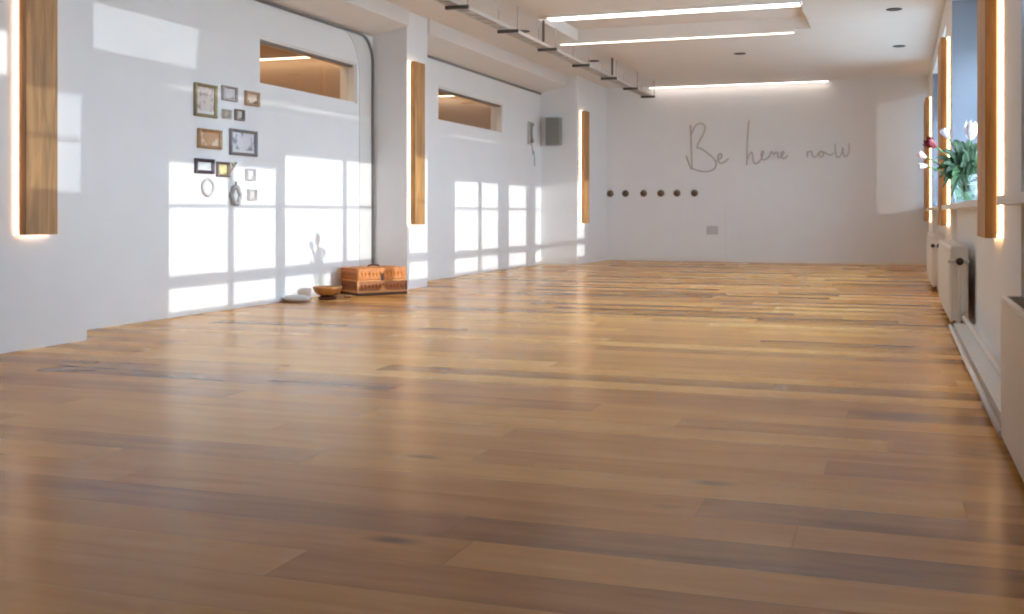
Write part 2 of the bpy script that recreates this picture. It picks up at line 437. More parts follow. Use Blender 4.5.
# ------------------------------------------------------------------ oak light boards
def light_board(loc, w, label, side, h=1.86, th=.055, m='ledboard'):
    # board stands off the wall; LED profiles run round its back edge
    t = thing('wall_light', label, 'wall light', loc, 0 if side > 0 else PI, group='vertical oak light boards')
    gap = .028
    b = MB(); b.box(gap, gap + th, -w / 2, w / 2, 0, h, .003); b.build('board', M['oak'], t)
    b = MB(); b.box(0, gap, -w / 2 + .03, w / 2 - .03, .02, h - .02); b.build('back_channel', M['white'], t)
    for y0, y1 in ((-w / 2 - .009, -w / 2 + .004), (w / 2 - .004, w / 2 + .009))[0 if side > 0 else 1:]:
        MB().box(.002, .016, y0, y1, .0, h).build('led_strip', M[m], t)
    for z0, z1 in ((.003, .02), (h - .02, h - .003)):
        MB().box(.004, gap - .001, -w / 2 + .03, w / 2 - .03, z0, z1).build('led_strip', M[m], t)
    return t
light_board((XP1, 5.50, .715), .27, 'oak light board on the near left pillar, widest-looking of the left three', +1, 1.9)
light_board((XP2, 11.325, .72), .28, 'oak light board on the middle left pillar above the carved chest', +1, 1.82)
light_board((XP3, 17.67, .68), .30, 'oak light board on the far left pillar beside the knobs', +1, 1.86)
R1, R2, R3 = (5.93, 6.49), (11.65, 12.45), (17.6, 18.7)
light_board((XR, (R1[0] + R1[1]) / 2, .725), R1[1] - R1[0], 'brightly lit oak light board beside the tulips, nearest on the right', -1, 2.2, m='ledboardside')
light_board((XR, (R2[0] + R2[1]) / 2, .725), R2[1] - R2[0], 'oak light board rising right behind the tulips on the second right pier', -1, m='ledboardside')
light_board((XR, (R3[0] + R3[1]) / 2, .725), R3[1] - R3[0], 'oak light board on the last right pier by the far wall', -1, m='ledboardside')

# ------------------------------------------------------------------ ceiling lights
def led_line(loc, L_, w, m, label, drop=.0):
    t = thing('linear_light', label, 'light', loc, group='linear ceiling lights')
    MB().box(-L_ / 2 - .02, L_ / 2 + .02, -w / 2 - .012, w / 2 + .012, -.03, 0).build('housing', M['white'], t)
    MB().box(-L_ / 2, L_ / 2, -w / 2, w / 2, -.038, -.03).build('diffuser', m, t)
    return t
led_line((-2.36, 12.05, ZC), 2.78, .16, M['ledwide'], 'broad soft ceiling strip light at the near edge of the recess')
led_line((-2.68, 13.91, ZC), 2.98, .045, M['led'], 'thin bright ceiling strip light at the far edge of the recess')
led_line((-2.6, 19.22, ZC), 3.05, .06, M['led'], 'thin ceiling strip light tight against the far wall')
t = thing('linear_light', 'cove light lining the near inner edge of the ceiling recess', 'light', (-2.46, 12.19, ZC + .01), group='linear ceiling lights')
MB().box(-1.42, 1.42, -.035, .0, -.008, .0).build('channel', M['white'], t)
MB().box(-1.40, 1.40, -.030, -.004, .0, .02).build('diffuser', M['ledcove'], t)
for y_, lb in ((7.4, 'broad fill strip light added out of view over the pictures'), (5.6, 'broad fill strip light added out of view over the near left pillar')):
    led_line((-2.5, y_, ZC), 3.0, .16, M['ledfill'], lb)  # cool strips added out of view to lift the room brightness
def downlight(loc, label):
    t = thing('downlight', label, 'downlight', loc, group='black ceiling downlights')
    MB().lathe([(.085, 0), (.085, -.006), (.072, -.01), (.062, -.01), (.055, -.002)], n=24).build('bezel', M['black'], t)
    MB().lathe([(.055, -.003), (.04, -.005), (.001, -.006)], n=20).build('lens', M['dgrey'], t)
    return t
d0 = downlight((-4.3, 12.9, ZC), '')
d0['label'] = 'black downlight beside the cable tray in the nearer row'
d0.location.x = -4.36
dup(d0, (-2.14, 13.0, ZC + .15), 'black downlight inside the lit ceiling recess')
dup(d0, (-.02, 12.85, ZC), 'black downlight right of the recess in the nearer row')
dup(d0, (-4.22, 15.75, ZC), 'black downlight beside the cable tray in the farther row')
dup(d0, (-2.08, 15.7, ZC), 'black downlight between the recess and the far strip light')
dup(d0, (.04, 15.7, ZC), 'black downlight nearest the window wall in the farther row')

# cable tray under the ceiling
t = thing('cable_tray', 'grey cable tray hung on rods under the ceiling along the left side', 'cable tray', (-4.0, 0, 2.83))
r = MB(); r.box(-.11, -.104, 8.6, 18.7, .022, .06); r.box(.024, .03, 8.6, 18.7, .022, .06)
y = 8.65
while y < 18.65:
    r.box(-.104, .024, y, y + .035, .022, .03); y += .25
r.build('tray', M['zinc'], t)
c = MB()
for k, (dx, rr) in enumerate(((-.085, .012), (-.055, .010), (-.02, .014), (.005, .009))):
    c.tube([(dx + .008 * math.sin(i * 1.7 + k), 8.6 + i * .42, .032 + rr + .006 * math.sin(i * 2.3 + k * 2)) for i in range(25)], rr, 6)
tag(c.build('cable', M['zinc'], t), 'bundle of grey cables in the tray')
for yb in (9.85, 11.33, 12.76, 14.28, 15.8, 17.2, 18.5):
    s = MB(); s.box(-.12, .12, yb - .02, yb + .02, -.012, .022, .003)
    s.build('bracket', M['dgrey'], t)
    for sx in (-.11, .11):
        MB().tube([(sx, yb, .02), (sx, yb, ZC - 2.83)], .007, 6).build('hanger_rod', M['zinc'], t)
for yb in (12.25, 15.55):
    MB().box(.10, .125, yb - .012, yb + .012, .02, ZC - 2.83).build('hanger_post', M['dgrey'], t)

# ------------------------------------------------------------------ far wall: handwriting, knobs, duct, socket
def catmull(P, n=8):
    out = []
    Q = [P[0]] + list(P) + [P[-1]]
    for i in range(1, len(Q) - 2):
        p0, p1, p2, p3 = [Vector((*q, 0)) for q in Q[i - 1:i + 3]]
        for k in range(n):
            u = k / n
            out.append(.5 * ((2 * p1) + (-p0 + p2) * u + (2 * p0 - 5 * p1 + 4 * p2 - p3) * u * u + (-p0 + 3 * p1 - 3 * p2 + p3) * u ** 3))
    out.append(Vector((*Q[-2], 0)))
    return out
# strokes in wall metres: x along the wall, z up
WORDS = [
 ('Be', [
   [(-3.395, 2.40), (-3.38, 2.1), (-3.37, 1.80), (-3.365, 1.63), (-3.40, 1.68), (-3.46, 1.80), (-3.475, 1.86)],
   [(-3.39, 2.20), (-3.30, 2.38), (-3.18, 2.42), (-3.11, 2.36), (-3.14, 2.24), (-3.24, 2.08), (-3.265, 2.0), (-3.20, 1.985), (-3.06, 1.90), (-2.94, 1.80), (-2.90, 1.70), (-2.95, 1.61), (-3.08, 1.575), (-3.22, 1.59), (-3.36, 1.635)],
   [(-2.92, 1.74), (-2.86, 1.77), (-2.79, 1.83), (-2.81, 1.885), (-2.855, 1.86), (-2.86, 1.77), (-2.81, 1.72), (-2.72, 1.75), (-2.66, 1.80)]]),
 ('here', [
   [(-2.29, 2.45), (-2.315, 2.2), (-2.33, 1.9), (-2.335, 1.68)],
   [(-2.33, 1.76), (-2.28, 1.86), (-2.235, 1.90), (-2.215, 1.84), (-2.20, 1.73), (-2.14, 1.70), (-2.06, 1.76), (-2.01, 1.86), (-1.99, 1.90), (-2.03, 1.91), (-2.045, 1.84), (-2.01, 1.77), (-1.94, 1.78), (-1.88, 1.83), (-1.845, 1.90), (-1.82, 1.895), (-1.80, 1.86), (-1.75, 1.89), (-1.71, 1.88), (-1.70, 1.80), (-1.64, 1.83), (-1.595, 1.88), (-1.62, 1.905), (-1.645, 1.86), (-1.62, 1.79), (-1.56, 1.79), (-1.51, 1.84)]]),
 ('now', [
   [(-1.235, 1.90), (-1.23, 1.80), (-1.225, 1.86), (-1.185, 1.90), (-1.15, 1.88), (-1.135, 1.81), (-1.08, 1.81), (-1.03, 1.87), (-.98, 1.90), (-.95, 1.86), (-.965, 1.81), (-1.01, 1.80), (-1.03, 1.85), (-.99, 1.89), (-.92, 1.87), (-.84, 1.83), (-.78, 1.86)],
   [(-.755, 2.02), (-.75, 1.90), (-.735, 1.81), (-.69, 1.79), (-.645, 1.85), (-.625, 1.95), (-.62, 1.86), (-.59, 1.80), (-.54, 1.82), (-.515, 1.90), (-.52, 2.02)]]),
]
t = thing('wall_lettering', 'thin grey handwriting reading Be here now on the far wall', 'wall writing', (0, YF, 1.6))
for wname, strokes in WORDS:
    m_ = MB()
    for st in strokes:
        x0, xs, k = {'Be': (-3.395, -3.41, .90), 'here': (-2.335, -2.435, .84), 'now': (-1.235, -1.425, .95)}[wname]
        m_.tube([(xs + (p.x - x0) * k, -.0125, p.y - 1.6) for p in catmull(st, 7)], .0125, 8)
    tag(m_.build('word', M['script'], t), 'handwritten word ' + wname)
hk = None
LAB = ['first of the six dark knobs, touching the left pillar', 'second dark wall knob from the left pillar', 'third dark wall knob from the left pillar',
       'fourth dark wall knob from the left pillar', 'fifth dark wall knob from the left pillar, paler than the rest', 'last dark wall knob of the row, below the letter B']
for i, x in enumerate((-4.86, -4.58, -4.25, -3.94, -3.65, -3.34)):
    if hk is None:
        hk = thing('wall_hook', LAB[0], 'coat hook', (x, YF, 1.2), group='row of dark coat knobs')
        MB().lathe([(.062, 0), (.062, -.012), (.05, -.02), (.018, -.022)], axis='y', n=24).build('backplate', M['hookp'], hk)
        MB().lathe([(.018, -.02), (.016, -.04), (.034, -.05), (.042, -.064), (.034, -.078), (.001, -.084)], axis='y', n=24).build('knob', M['hook'], hk)
    else: dup(hk, (x, YF, 1.2), LAB[i])
t = thing('cable_duct', 'slim white vertical cable duct on the far wall below the writing', 'cable duct', (-2.79, YF, 0))
MB().box(-.03, .03, -.018, 0, .07, 1.02, .003).build('cover', M['white'], t)
MB().box(-.036, .036, -.022, 0, 1.02, 1.06, .003).build('end_cap', M['white'], t)
t = thing('wall_socket', 'pale square double socket low on the far wall', 'socket', (-3.03, YF, .55))
MB().box(-.10, .10, -.012, 0, -.075, .075, .004).build('faceplate', M['plastic'], t)
for sx in (-.05, .05):
    MB().lathe([(.036, -.0115), (.034, -.013), (.028, -.013), (.026, -.006), (.001, -.006)], axis='y', c=(sx, 0, 0), n=20).build('outlet', M['plastic'], t)

# grey speaker and intercom near the far pillar
t = thing('loudspeaker', 'small grey wall loudspeaker in the corner before the far left pillar', 'speaker', (-5.3, 17.35, 1.96))
b = MB(); b.box(-.125, .125, -.16, -.02, 0, .46, .012); b.build('cabinet', M['speaker'], t)
MB().box(-.105, .105, -.168, -.16, .02, .44, .004).build('grille', M['speakerg'], t)
MB().box(-.04, .04, -.02, 0, .15, .31).build('wall_bracket', M['dgrey'], t)
t = thing('intercom_handset', 'slim grey wall handset with hanging cord beside the loudspeaker', 'intercom', (XW, 16.7, 1.95))
MB().box(0, .03, -.06, .06, .0, .36, .006).build('backplate', M['plastic'], t)
hm = MB(); hm.tube([(.07, 0, .03), (.055, 0, .10), (.05, 0, .2), (.055, 0, .28), (.07, 0, .34)], .022, 10); hm.tube([(.035, 0, .05), (.085, 0, .05)], .03, 12); hm.tube([(.035, 0, .31), (.085, 0, .31)], .03, 12)
hm.build('handset', M['speaker'], t)
MB().tube([(.05, 0, .03), (.06, .02, -.06), (.045, .08, -.16), (.05, .12, -.1), (.03, .2, -.12), (.02, .25, -.22), (.02, .26, -.34)], .008, 6).build('cord', M['plastic'], t)

# ------------------------------------------------------------------ framed pictures on the left wall
def artmat(name, base, marks, scale, thr=.56):
    m = bpy.data.materials.new(name); m.use_nodes = True
    nt = m.node_tree; b = nt.nodes['Principled BSDF']
    tc = nt.nodes.new('ShaderNodeTexCoord'); n = nt.nodes.new('ShaderNodeTexNoise'); n.inputs['Scale'].default_value = scale; n.inputs['Detail'].default_value = 2
    r = nt.nodes.new('ShaderNodeValToRGB'); r.color_ramp.elements[0].position = thr - .06; r.color_ramp.elements[1].position = thr + .06
    r.color_ramp.elements[0].color = (*lin(base), 1); r.color_ramp.elements[1].color = (*lin(marks), 1)
    nt.links.new(tc.outputs['Object'], n.inputs[0]); nt.links.new(n.outputs['Fac'], r.inputs['Fac']); nt.links.new(r.outputs['Color'], b.inputs['Base Color'])
    b.inputs['Roughness'].default_value = .6
    return m
FR = {}
def fmat(rgb, metal=.2):
    k = (rgb, metal)
    if k not in FR: FR[k] = mat('frame_finish_%d' % len(FR), rgb, .45, metal, noise=.15, nscale=30)
    return FR[k]
pict = [
 # y0 y1 z0 z1 bar frame-colour art-base art-mark scale label
 (7.81, 8.12, 1.665, 1.945, .026, (146, 134, 98), (214, 204, 198), (170, 150, 140), 18, 'tall olive framed picture, top left of the wall collage'),
 (8.21, 8.43, 1.835, 1.965, .020, (176, 166, 164), (206, 200, 200), (170, 164, 164), 22, 'small silver framed picture in the middle of the top row'),
 (8.57, 8.79, 1.825, 1.955, .020, (186, 158, 130), (226, 208, 190), (150, 110, 90), 20, 'small copper framed picture, top right beside the transom'),
 (8.22, 8.33, 1.675, 1.755, .013, (190, 180, 168), (200, 190, 178), (150, 140, 128), 40, 'tiny pale framed picture, left of the tiny pair'),
 (8.41, 8.54, 1.675, 1.775, .016, (140, 128, 118), (206, 198, 188), (120, 110, 104), 34, 'tiny dark framed picture, right of the tiny pair'),
 (7.86, 8.19, 1.40, 1.565, .026, (178, 142, 102), (196, 154, 116), (226, 204, 180), 12, 'bronze framed picture with a tan print'),
 (8.33, 8.75, 1.365, 1.595, .026, (132, 128, 130), (218, 216, 222), (150, 148, 160), 12, 'large dark grey framed white picture, biggest of the collage'),
 (7.82, 8.08, 1.185, 1.31, .028, (78, 66, 78), (214, 218, 220), (190, 196, 200), 12, 'black framed small picture at the lower left'),
 (8.13, 8.31, 1.165, 1.295, .022, (132, 112, 102), (214, 206, 150), (150, 150, 84), 26, 'brown framed picture with yellow green art next to the black frame'),
 (8.58, 8.72, 1.145, 1.25, .014, (206, 203, 206), (222, 220, 222), (196, 194, 196), 20, 'whitish little frame at the lower right, upper of two'),
 (8.61, 8.74, .965, 1.065, .014, (204, 202, 202), (212, 208, 206), (190, 184, 182), 40, 'whitish little frame at the lower right, lower of two'),
]
for i, (y0, y1, z0, z1, bw, fc, ab, am, scl, lab) in enumerate(pict):
    w, h = y1 - y0, z1 - z0
    t = thing('picture_frame', lab, 'picture', (XW, (y0 + y1) / 2, z0), group='framed pictures on the left wall')
    d = .028; b = MB()
    # mitred profile: outer lip, inner bevel
    o4 = [(-w / 2, 0), (w / 2, 0), (w / 2, h), (-w / 2, h)]
    def ring(ins, x): return [b.bm.verts.new((x, p[0] - math.copysign(ins, p[0]), p[1] + (ins if p[1] == 0 else -ins))) for p in o4]
    R_ = [ring(0, 0), ring(0, d), ring(bw * .35, d + .006), ring(bw, d - .008), ring(bw, .004)]
    for a, c in zip(R_, R_[1:]):
        for k in range(4): b.bm.faces.new((a[k], a[(k + 1) % 4], c[(k + 1) % 4], c[k]))
    b.build('frame', fmat(fc), t)
    MB().box(.002, .008, -w / 2 + bw * .9, w / 2 - bw * .9, bw * .9, h - bw * .9).build('picture', artmat('art_print_%d' % i, ab, am, scl), t)
    if w > .25 and i != 5:
        mm = .2 * min(w, h)
        MB().box(.008, .0095, -w / 2 + bw, w / 2 - bw, bw, bw + mm * .5).build('mat_board', M['greige'], t)
# oval frame, ornate oval mirror, dried sprig
def oval(name, label, cat, y, z, ry, rz_, bar, m1, m2, part2, ornate=0):
    t = thing(name, label, cat, (XW, y, z), group='framed pictures on the left wall')
    P = [(.014, ry * math.cos(a) * (1 + ornate * .10 * math.cos(6 * a)), rz_ + rz_ * math.sin(a) * (1 + ornate * .10 * math.cos(6 * a))) for a in [2 * PI * k / 48 for k in range(49)]]
    MB().tube(P, bar, 8).build('frame', m1, t)
    q = MB(); q.lathe([(1, .002), (1, .010)], axis='x', n=36); 
    for v in q.bm.verts: v.co.y *= ry * .96; v.co.z = v.co.z * rz_ * .96 + rz_
    q.build(part2, m2, t); return t
oval('picture_frame', 'pale oval frame below the black frame', 'picture', 8.0, 1.0, .075, .068, .013, fmat((206, 202, 204), .1), M['wall'], 'picture')
t = oval('oval_mirror', 'ornate grey oval mirror hanging lowest in the collage', 'mirror', 8.415, .93, .06, .075, .02, fmat((168, 166, 166), .1), mat('old_mirror', (206, 208, 210), .3, .3), 'mirror_glass', 1)
MB().tube([(.014, 0, .14), (.016, 0, .17), (.014, .012, .185), (.012, 0, .195)], .008, 6).build('crest', fmat((126, 122, 122), .3), t)
t = thing('dried_sprig', 'dried yellow green leafy sprig beside the brown frame', 'dried plant', (XW, 8.33, 1.19))
MB().tube([(.008, 0, 0), (.012, .03, .05), (.012, .10, .1)], .004, 5).build('stem', M['stick'], t)
sprm = mat('dried_leaf', (176, 168, 96), .7, noise=.3, nscale=30)
for k, (py, pz, a) in enumerate(((.02, .04, .3), (.05, .065, 1.2), (.055, .05, -.3), (.09, .085, .9), (.09, .07, -.2), (.11, .1, .6))):
    l = MB(); l.lathe([(.001, 0), (.012, .015), (.014, .03), (.008, .048), (.001, .06)], n=8)
    for v in l.bm.verts: v.co.y *= .3
    l.build('leaf', sprm, t, (.014, py, pz), (-(PI / 2 - a), 0, PI / 2))

# ------------------------------------------------------------------ chest, singing bowl, striker, cushion
ang = math.atan2(.45, .34)
t = thing('chest', 'orange carved wooden chest on the floor against the middle left pillar', 'chest', (-5.205, 10.12, 0), ang)
W_, D_ = .56, .41       # along local +x and +y
MB().box(-.008, W_ + .008, -.008, D_ + .008, 0, .026, .004).build('base', M['chestb'], t)
mbx = MB(); mbx.box(.004, W_ - .004, .004, D_ - .004, .026, .15)
mbx.build('body', M['chestm'], t)
MB().box(-.006, W_ + .006, -.006, D_ + .006, .026, .046, .004).build('base_moulding', M['chestl'], t)
MB().box(-.006, W_ + .006, -.006, D_ + .006, .142, .156, .004).build('rim_moulding', M['chestl'], t)
lid = MB(); lid.box(.0, W_, .0, D_, .156, .285, .008); lid = lid.build('lid', M['chest'], t)
def carved(x0, x1, z0, z1, n, face):
    # shallow lozenge relief
    q = MB(); st = (x1 - x0) / n; zm = (z0 + z1) / 2
    for k in range(n):
        a_ = x0 + k * st
        P = [(a_ + st * .06, zm), (a_ + st / 2, z1), (a_ + st * .94, zm), (a_ + st / 2, z0)]
        pk = (a_ + st / 2, zm)
        V = lambda p, d: q.bm.verts.new((p[0], -d, p[1]) if face == 0 else (-d, p[0], p[1]))
        ring = [V(p, -.001) for p in P]; apex = V(pk, .009)
        for i in range(4): q.bm.faces.new((ring[i], ring[(i + 1) % 4], apex))
    q.box(*((x0, x1, -.003, .0) if face == 0 else (-.003, .0, x0, x1)), z0 - .008, z0); q.box(*((x0, x1, -.003, .0) if face == 0 else (-.003, .0, x0, x1)), z1, z1 + .008)
    return q
carved(.03, W_ - .03, .18, .262, 12, 0).build('carved_panel', M['chest'], lid)
tag(carved(.03, D_ - .03, .18, .262, 9, 1).build('carved_panel', M['chestd'], lid), 'darker red brown end panel')
carved(.03, W_ - .03, .06, .13, 12, 0).build('carved_panel', M['chestm'], t)
carved(.03, D_ - .03, .06, .13, 9, 1).build('carved_panel', M['chestd'], t)
orn = MB(); orn.prism([(W_ / 2 - .045, .046), (W_ / 2 + .045, .046), (W_ / 2 + .02, .075), (W_ / 2, .105), (W_ / 2 - .02, .075)], 1, -.012, .0)
orn.build('ornament', M['chestl'], t)
MB().box(W_ / 2 - .016, W_ / 2 + .016, -.013, -.004, .15, .225, .003).build('latch', M['chestb'], t)
for cx_ in (.0, W_):
    MB().box(cx_ - .009, cx_ + .009, -.009, .009, .046, .142, .002).build('corner_post', M['chestl'] if cx_ == 0 else M['chestd'], t)
hb = MB(); hb.tube([(W_ * .38, D_ * .5, .285), (W_ * .40, D_ * .5, .3), (W_ * .5, D_ * .5, .304), (W_ * .60, D_ * .5, .3), (W_ * .62, D_ * .5, .285)], .008, 8)
hb.build('handle', M['chestb'], t)

t = thing('singing_bowl', 'brass singing bowl on a dark cushion beside the chest', 'bowl', (-5.27, 9.6, 0))
MB().lathe([(.075, 0), (.092, .012), (.092, .026), (.07, .034), (.001, .034)], n=32).build('cushion', M['brassd'], t)
MB().lathe([(.001, .034), (.06, .036), (.098, .052), (.128, .08), (.142, .115), (.144, .128), (.136, .128), (.132, .112), (.118, .082), (.09, .058), (.05, .046), (.001, .044)], n=40).build('bowl', M['brass'], t)
t = thing('striker', 'wooden bowl striker lying between bowl and chest', 'striker', (-5.24, 9.76, .017), .75)
MB().tube([(-.13, 0, 0), (-.05, 0, 0), (.1, 0, 0)], .009, 10).build('handle', M['stick'], t)
MB().tube([(.06, 0, 0), (.075, 0, 0), (.12, 0, 0), (.13, 0, 0)], .017, 12).build('felt_head', M['stick'], t)
t = thing('floor_cushion', 'small flat grey cushion on the floor left of the brass bowl', 'cushion', (-5.42, 9.28, 0))
MB().lathe([(.07, 0), (.115, .01), (.125, .03), (.115, .052), (.07, .062), (.001, .064)], n=32).build('pad', M['felt'], t)
MB().tube([(.124 * math.cos(a), .124 * math.sin(a), .031) for a in [2 * PI * k / 32 for k in range(33)]], .006, 6).build('piping', M['felt'], t)

# ------------------------------------------------------------------ radiators and pipes
def radiator(loc, L_, label, capx=.108, capm='plastic'):
    # origin at near end on the floor, front faces -X; near end at y=0, runs to +y
    t = thing('radiator', label, 'radiator', loc, group='panel radiators under the windows')
    d = .125; z0, z1 = .055, .59
    f = MB(); f.box(0, .018, .0, L_, z0, z1, .005)
    y = .05
    while y < L_ - .05:
        f.box(-.006, .002, y, y + .03, z0 + .04, z1 - .04, .002); y += .06
    f.build('front_panel', M['rad'], t)
    f = MB(); f.box(d - .018, d, 0, L_, z0, z1, .005); f.build('back_panel', M['rad'], t)
    for y in (0, L_ - .008): MB().box(.018, d - .018, y, y + .008, z0 + .01, z1 + .008).build('side_cover', M['rad'], t)
    g = MB(); g.box(.004, d - .004, 0, L_, z1, z1 + .012, .003)
    y = .03
    while y < L_ - .03:
        g.box(.012, d - .012, y, y + .01, z1 + .012, z1 + .016); y += .03
    g.build('top_grille', M['rad'], t)
    c = MB()
    y = .02
    while y < L_ - .02:
        c.box(.02, d - .02, y, y + .004, z0 + .03, z1 - .01); y += .05
    c.build('fins', M['rad'], t)
    v = MB(); v.tube([(.06, -.05, .03), (.06, -.05, .47), (.06, -.046, .49), (.06, -.03, .5), (.06, 0, .5)], .011, 8)
    v.build('supply_pipe', M['rad'], t)
    v = MB(); v.tube([(.1, -.03, .0), (.1, -.03, .11), (.1, .0, .12)], .011, 8); v.build('return_pipe', M['rad'], t)
    k = MB(); k.tube([(.065, -.05, .5), (.06, -.05, .5), (-.015, -.045, .5)], .014, 10); k.build('valve', M['zinc'], t)
    k = MB(); k.lathe([(.016, .0), (.026, -.008), (.028, -.04), (.022, -.056), (.001, -.058)], axis='y', c=(.062, -.06, .5), n=18); tag(k.build('thermostat_knob', M['black'], t), 'black thermostat knob')
    k = MB(); k.lathe([(.012, .0), (.022, -.006), (.022, -.03), (.001, -.034)], axis='y', c=(capx, -.03, .5), n=16); k.build('bleed_cap', M[capm], t)
    for y in (.2, L_ - .2): MB().box(.05, .08, y - .02, y + .02, 0, z0 + .02).build('foot', M['rad'], t)
    return t
r0 = radiator((.372, 8.65, 0), 2.2, 'white panel radiator below the tulips, nearest one with a black knob')
radiator((.372, 12.62, 0), 2.3, 'white panel radiator farther along toward the far wall', .0, 'black')
t = thing('radiator_cover', 'low white radiator box with grey top at the right edge', 'radiator cover', (.365, 2.0, 0))
L_ = 2.42
b = MB(); b.box(0, .02, 0, L_, .03, .53, .004); b.build('front_panel', M['rad'], t)
for y in (0, L_ - .02): MB().box(.02, .13, y, y + .02, .03, .53).build('side_panel', M['rad'], t)
g = MB(); g.box(0.0, .02, 0, L_, .53, .545, .003); g.box(.115, .13, 0, L_, .53, .545); g.box(.02, .115, 0, .015, .53, .545); g.box(.02, .115, L_ - .015, L_, .53, .545)
g.build('top_frame', M['rad'], t)
g = MB(); y = .02
g.box(.02, .115, .015, L_ - .015, .50, .512)
while y < L_ - .02:
    g.box(.022, .113, y, y + .012, .512, .54); y += .024
tag(g.build('top_grille', M['grille'], t), 'dark grey top grille')
MB().box(.02, .12, .02, L_ - .02, 0, .03).build('plinth', M['seal'], t)
# pipes along the floor
struct('baseboard_right', MB().box(.395, XR, 4.45, 6.5, 0, .05).box(.395, XN, 6.5, 8.6, 0, .05), M['white'], 'white boxed skirting behind the heating pipes', 'baseboard')
t = thing('heating_pipes', 'pair of white heating pipes running along the floor by the right wall', 'pipe', (.0, 0, 0))
MB().tube([(.368, 4.44, .03), (.368, 6.5, .03), (.372, 8.6, .03)], .014, 10).build('pipe', M['white'], t)
MB().tube([(.465, 4.44, .1), (.465, 6.5, .1), (.465, 8.6, .1)], .015, 10).build('pipe', M['rad'], t)
for yb in (5.2, 6.4, 7.8):
    MB().box(.352, .384, yb - .012, yb + .012, .0, .018).build('pipe_clip', M['zinc'], t)

# ------------------------------------------------------------------ tulips in the glass vase
VX, VY, VZ = .50, 9.05, SILL
S = .914
t = thing('vase', 'clear glass vase on the window sill holding the tulips', 'vase', (VX, VY, VZ))
MB().lathe([(r * S, h * S) for r, h in [(.001, 0), (.07, 0), (.082, .01), (.090, .06), (.098, .14), (.112, .235), (.107, .235), (.093, .14), (.084, .06), (.076, .02), (.001, .016)]], n=40).build('glass', M['vase'], t)
MB().lathe([(r * S, h * S) for r, h in [(.001, .018), (.073, .022), (.081, .06), (.088, .13), (.001, .13)]], n=40).build('water', pane_glass('water_tint', (.86, .92, .86), .05), t)
RT = Vector((.944, .33, 0)); FW = Vector((-.33, .944, 0))
def bez(p0, p1, p2, n=10):
    return [p0 * (1 - u) ** 2 + p1 * 2 * u * (1 - u) + p2 * u * u for u in [k / n for k in range(n + 1)]]
def bloom(pb, q, m, t, s=1.0, openness=.5):
    for k in range(6):
        ph = k * PI / 3 + (.0 if k % 2 == 0 else .12); inner = k % 2
        bm_ = MB(); NU, NV = 8, 6; grid = []
        for i in range(NU + 1):
            u = i / NU
            rad = (.030 - .004 * inner) * math.sin(PI * (.12 + .58 * u + .1 * openness * u)) * (1 + openness * .9 * u * u)
            wv = .78 * math.sin(PI * min(1, .1 + u * .9)) ** .7 + .02
            row = []
            for j in range(NV + 1):
                v = j / NV * 2 - 1
                row.append(bm_.bm.verts.new((s * rad * math.cos(ph + v * wv), s * rad * math.sin(ph + v * wv), s * (.085 * u - .006 * v * v * u))))
            grid.append(row)
        for i in range(NU):
            for j in range(NV):
                f = bm_.bm.faces.new((grid[i][j], grid[i][j + 1], grid[i + 1][j + 1], grid[i + 1][j])); f.smooth = True
        o = bm_.build('petal', m, pb)
    return
def leaf_mesh(path, wid, m, parent, nrm):
    b = MB(); n = len(path); g = []
    for i, p in enumerate(path):
        u = i / (n - 1); w = wid * (math.sin(PI * (u * .88 + .12)) ** .8) + .002
        tg = (path[min(i + 1, n - 1)] - path[max(i - 1, 0)]).normalized()
        sd = tg.cross(nrm).normalized(); up = sd.cross(tg)
        g.append([b.bm.verts.new(p + sd * w * v + up * (abs(v) * w * .45)) for v in (-1, -.5, 0, .5, 1)] +
                 [b.bm.verts.new(p + sd * w * v * .98 + up * (abs(v) * w * .45 - .0025)) for v in (1, .5, 0, -.5, -1)])
    for a, c in zip(g, g[1:]):
        for k in range(10):
            f = b.bm.faces.new((a[k], a[(k + 1) % 10], c[(k + 1) % 10], c[k])); f.smooth = True
    b.bm.faces.new(g[0]); b.bm.faces.new(g[-1][::-1])
    return b.build('leaf', m, parent)
def tulip(lat, z, dep, m, label, tilt, s=1.0, op=.4, leaves=()):
    # head at lateral offset lat and depth dep from the vase axis, absolute height z
    lat *= S; dep *= S; z = .85 + (z - .85) * S; s *= S
    leaves = [(a * S, .85 + (b_ - .85) * S, c_ * S, d_ * S, e_) for a, b_, c_, d_, e_ in leaves]
    base = Vector((VX, VY, VZ + .03)); t = thing('tulip', label, 'flower', tuple(base), group='tulips in the glass vase')
    foot = RT * (-lat * .12) + FW * (-dep * .12)
    foot = foot * min(1, .05 / max(1e-6, foot.length))
    head = RT * lat + FW * dep + Vector((0, 0, z - base.z))
    ctl = RT * (lat * .28) + FW * (dep * .28) + Vector((0, 0, (z - base.z) * .75))
    path = bez(foot, ctl, head, 12)
    MB().tube(path, .0065, 8).build('stem', M['stem'], t)
    d = (path[-1] - path[-2]).normalized()
    d = (d + Vector(tilt)).normalized()
    q = d.to_track_quat('Z', 'Y')
    pb = MB(); pb.lathe([(.001, -.006), (.010, -.002), (.018, .008), (.012, .016), (.001, .018)], n=12)
    pb = pb.build('flower_head', m, t, tuple(head)); pb.rotation_mode = 'QUATERNION'; pb.rotation_quaternion = q
    bloom(pb, q, m, t, s, op)
    for (l2, z2, d2, wd, mm) in leaves:
        tip = RT * l2 + FW * d2 + Vector((0, 0, z2 - base.z))
        p0 = foot * .6 + Vector((0, 0, .06))
        hi = max(z2, 1.12) - base.z
        c2 = RT * (l2 * .45) + FW * (d2 * .45) + Vector((0, 0, max(hi * 1.05, .33)))
        n_ = Vector((-l2 * .944, -.33 * l2 - d2, .4)).normalized() if abs(l2) + abs(d2) > .02 else -FW
        leaf_mesh(bez(p0, c2, tip, 12), wd, mm, t, (-FW * .75 + n_ * .35).normalized())
    return t
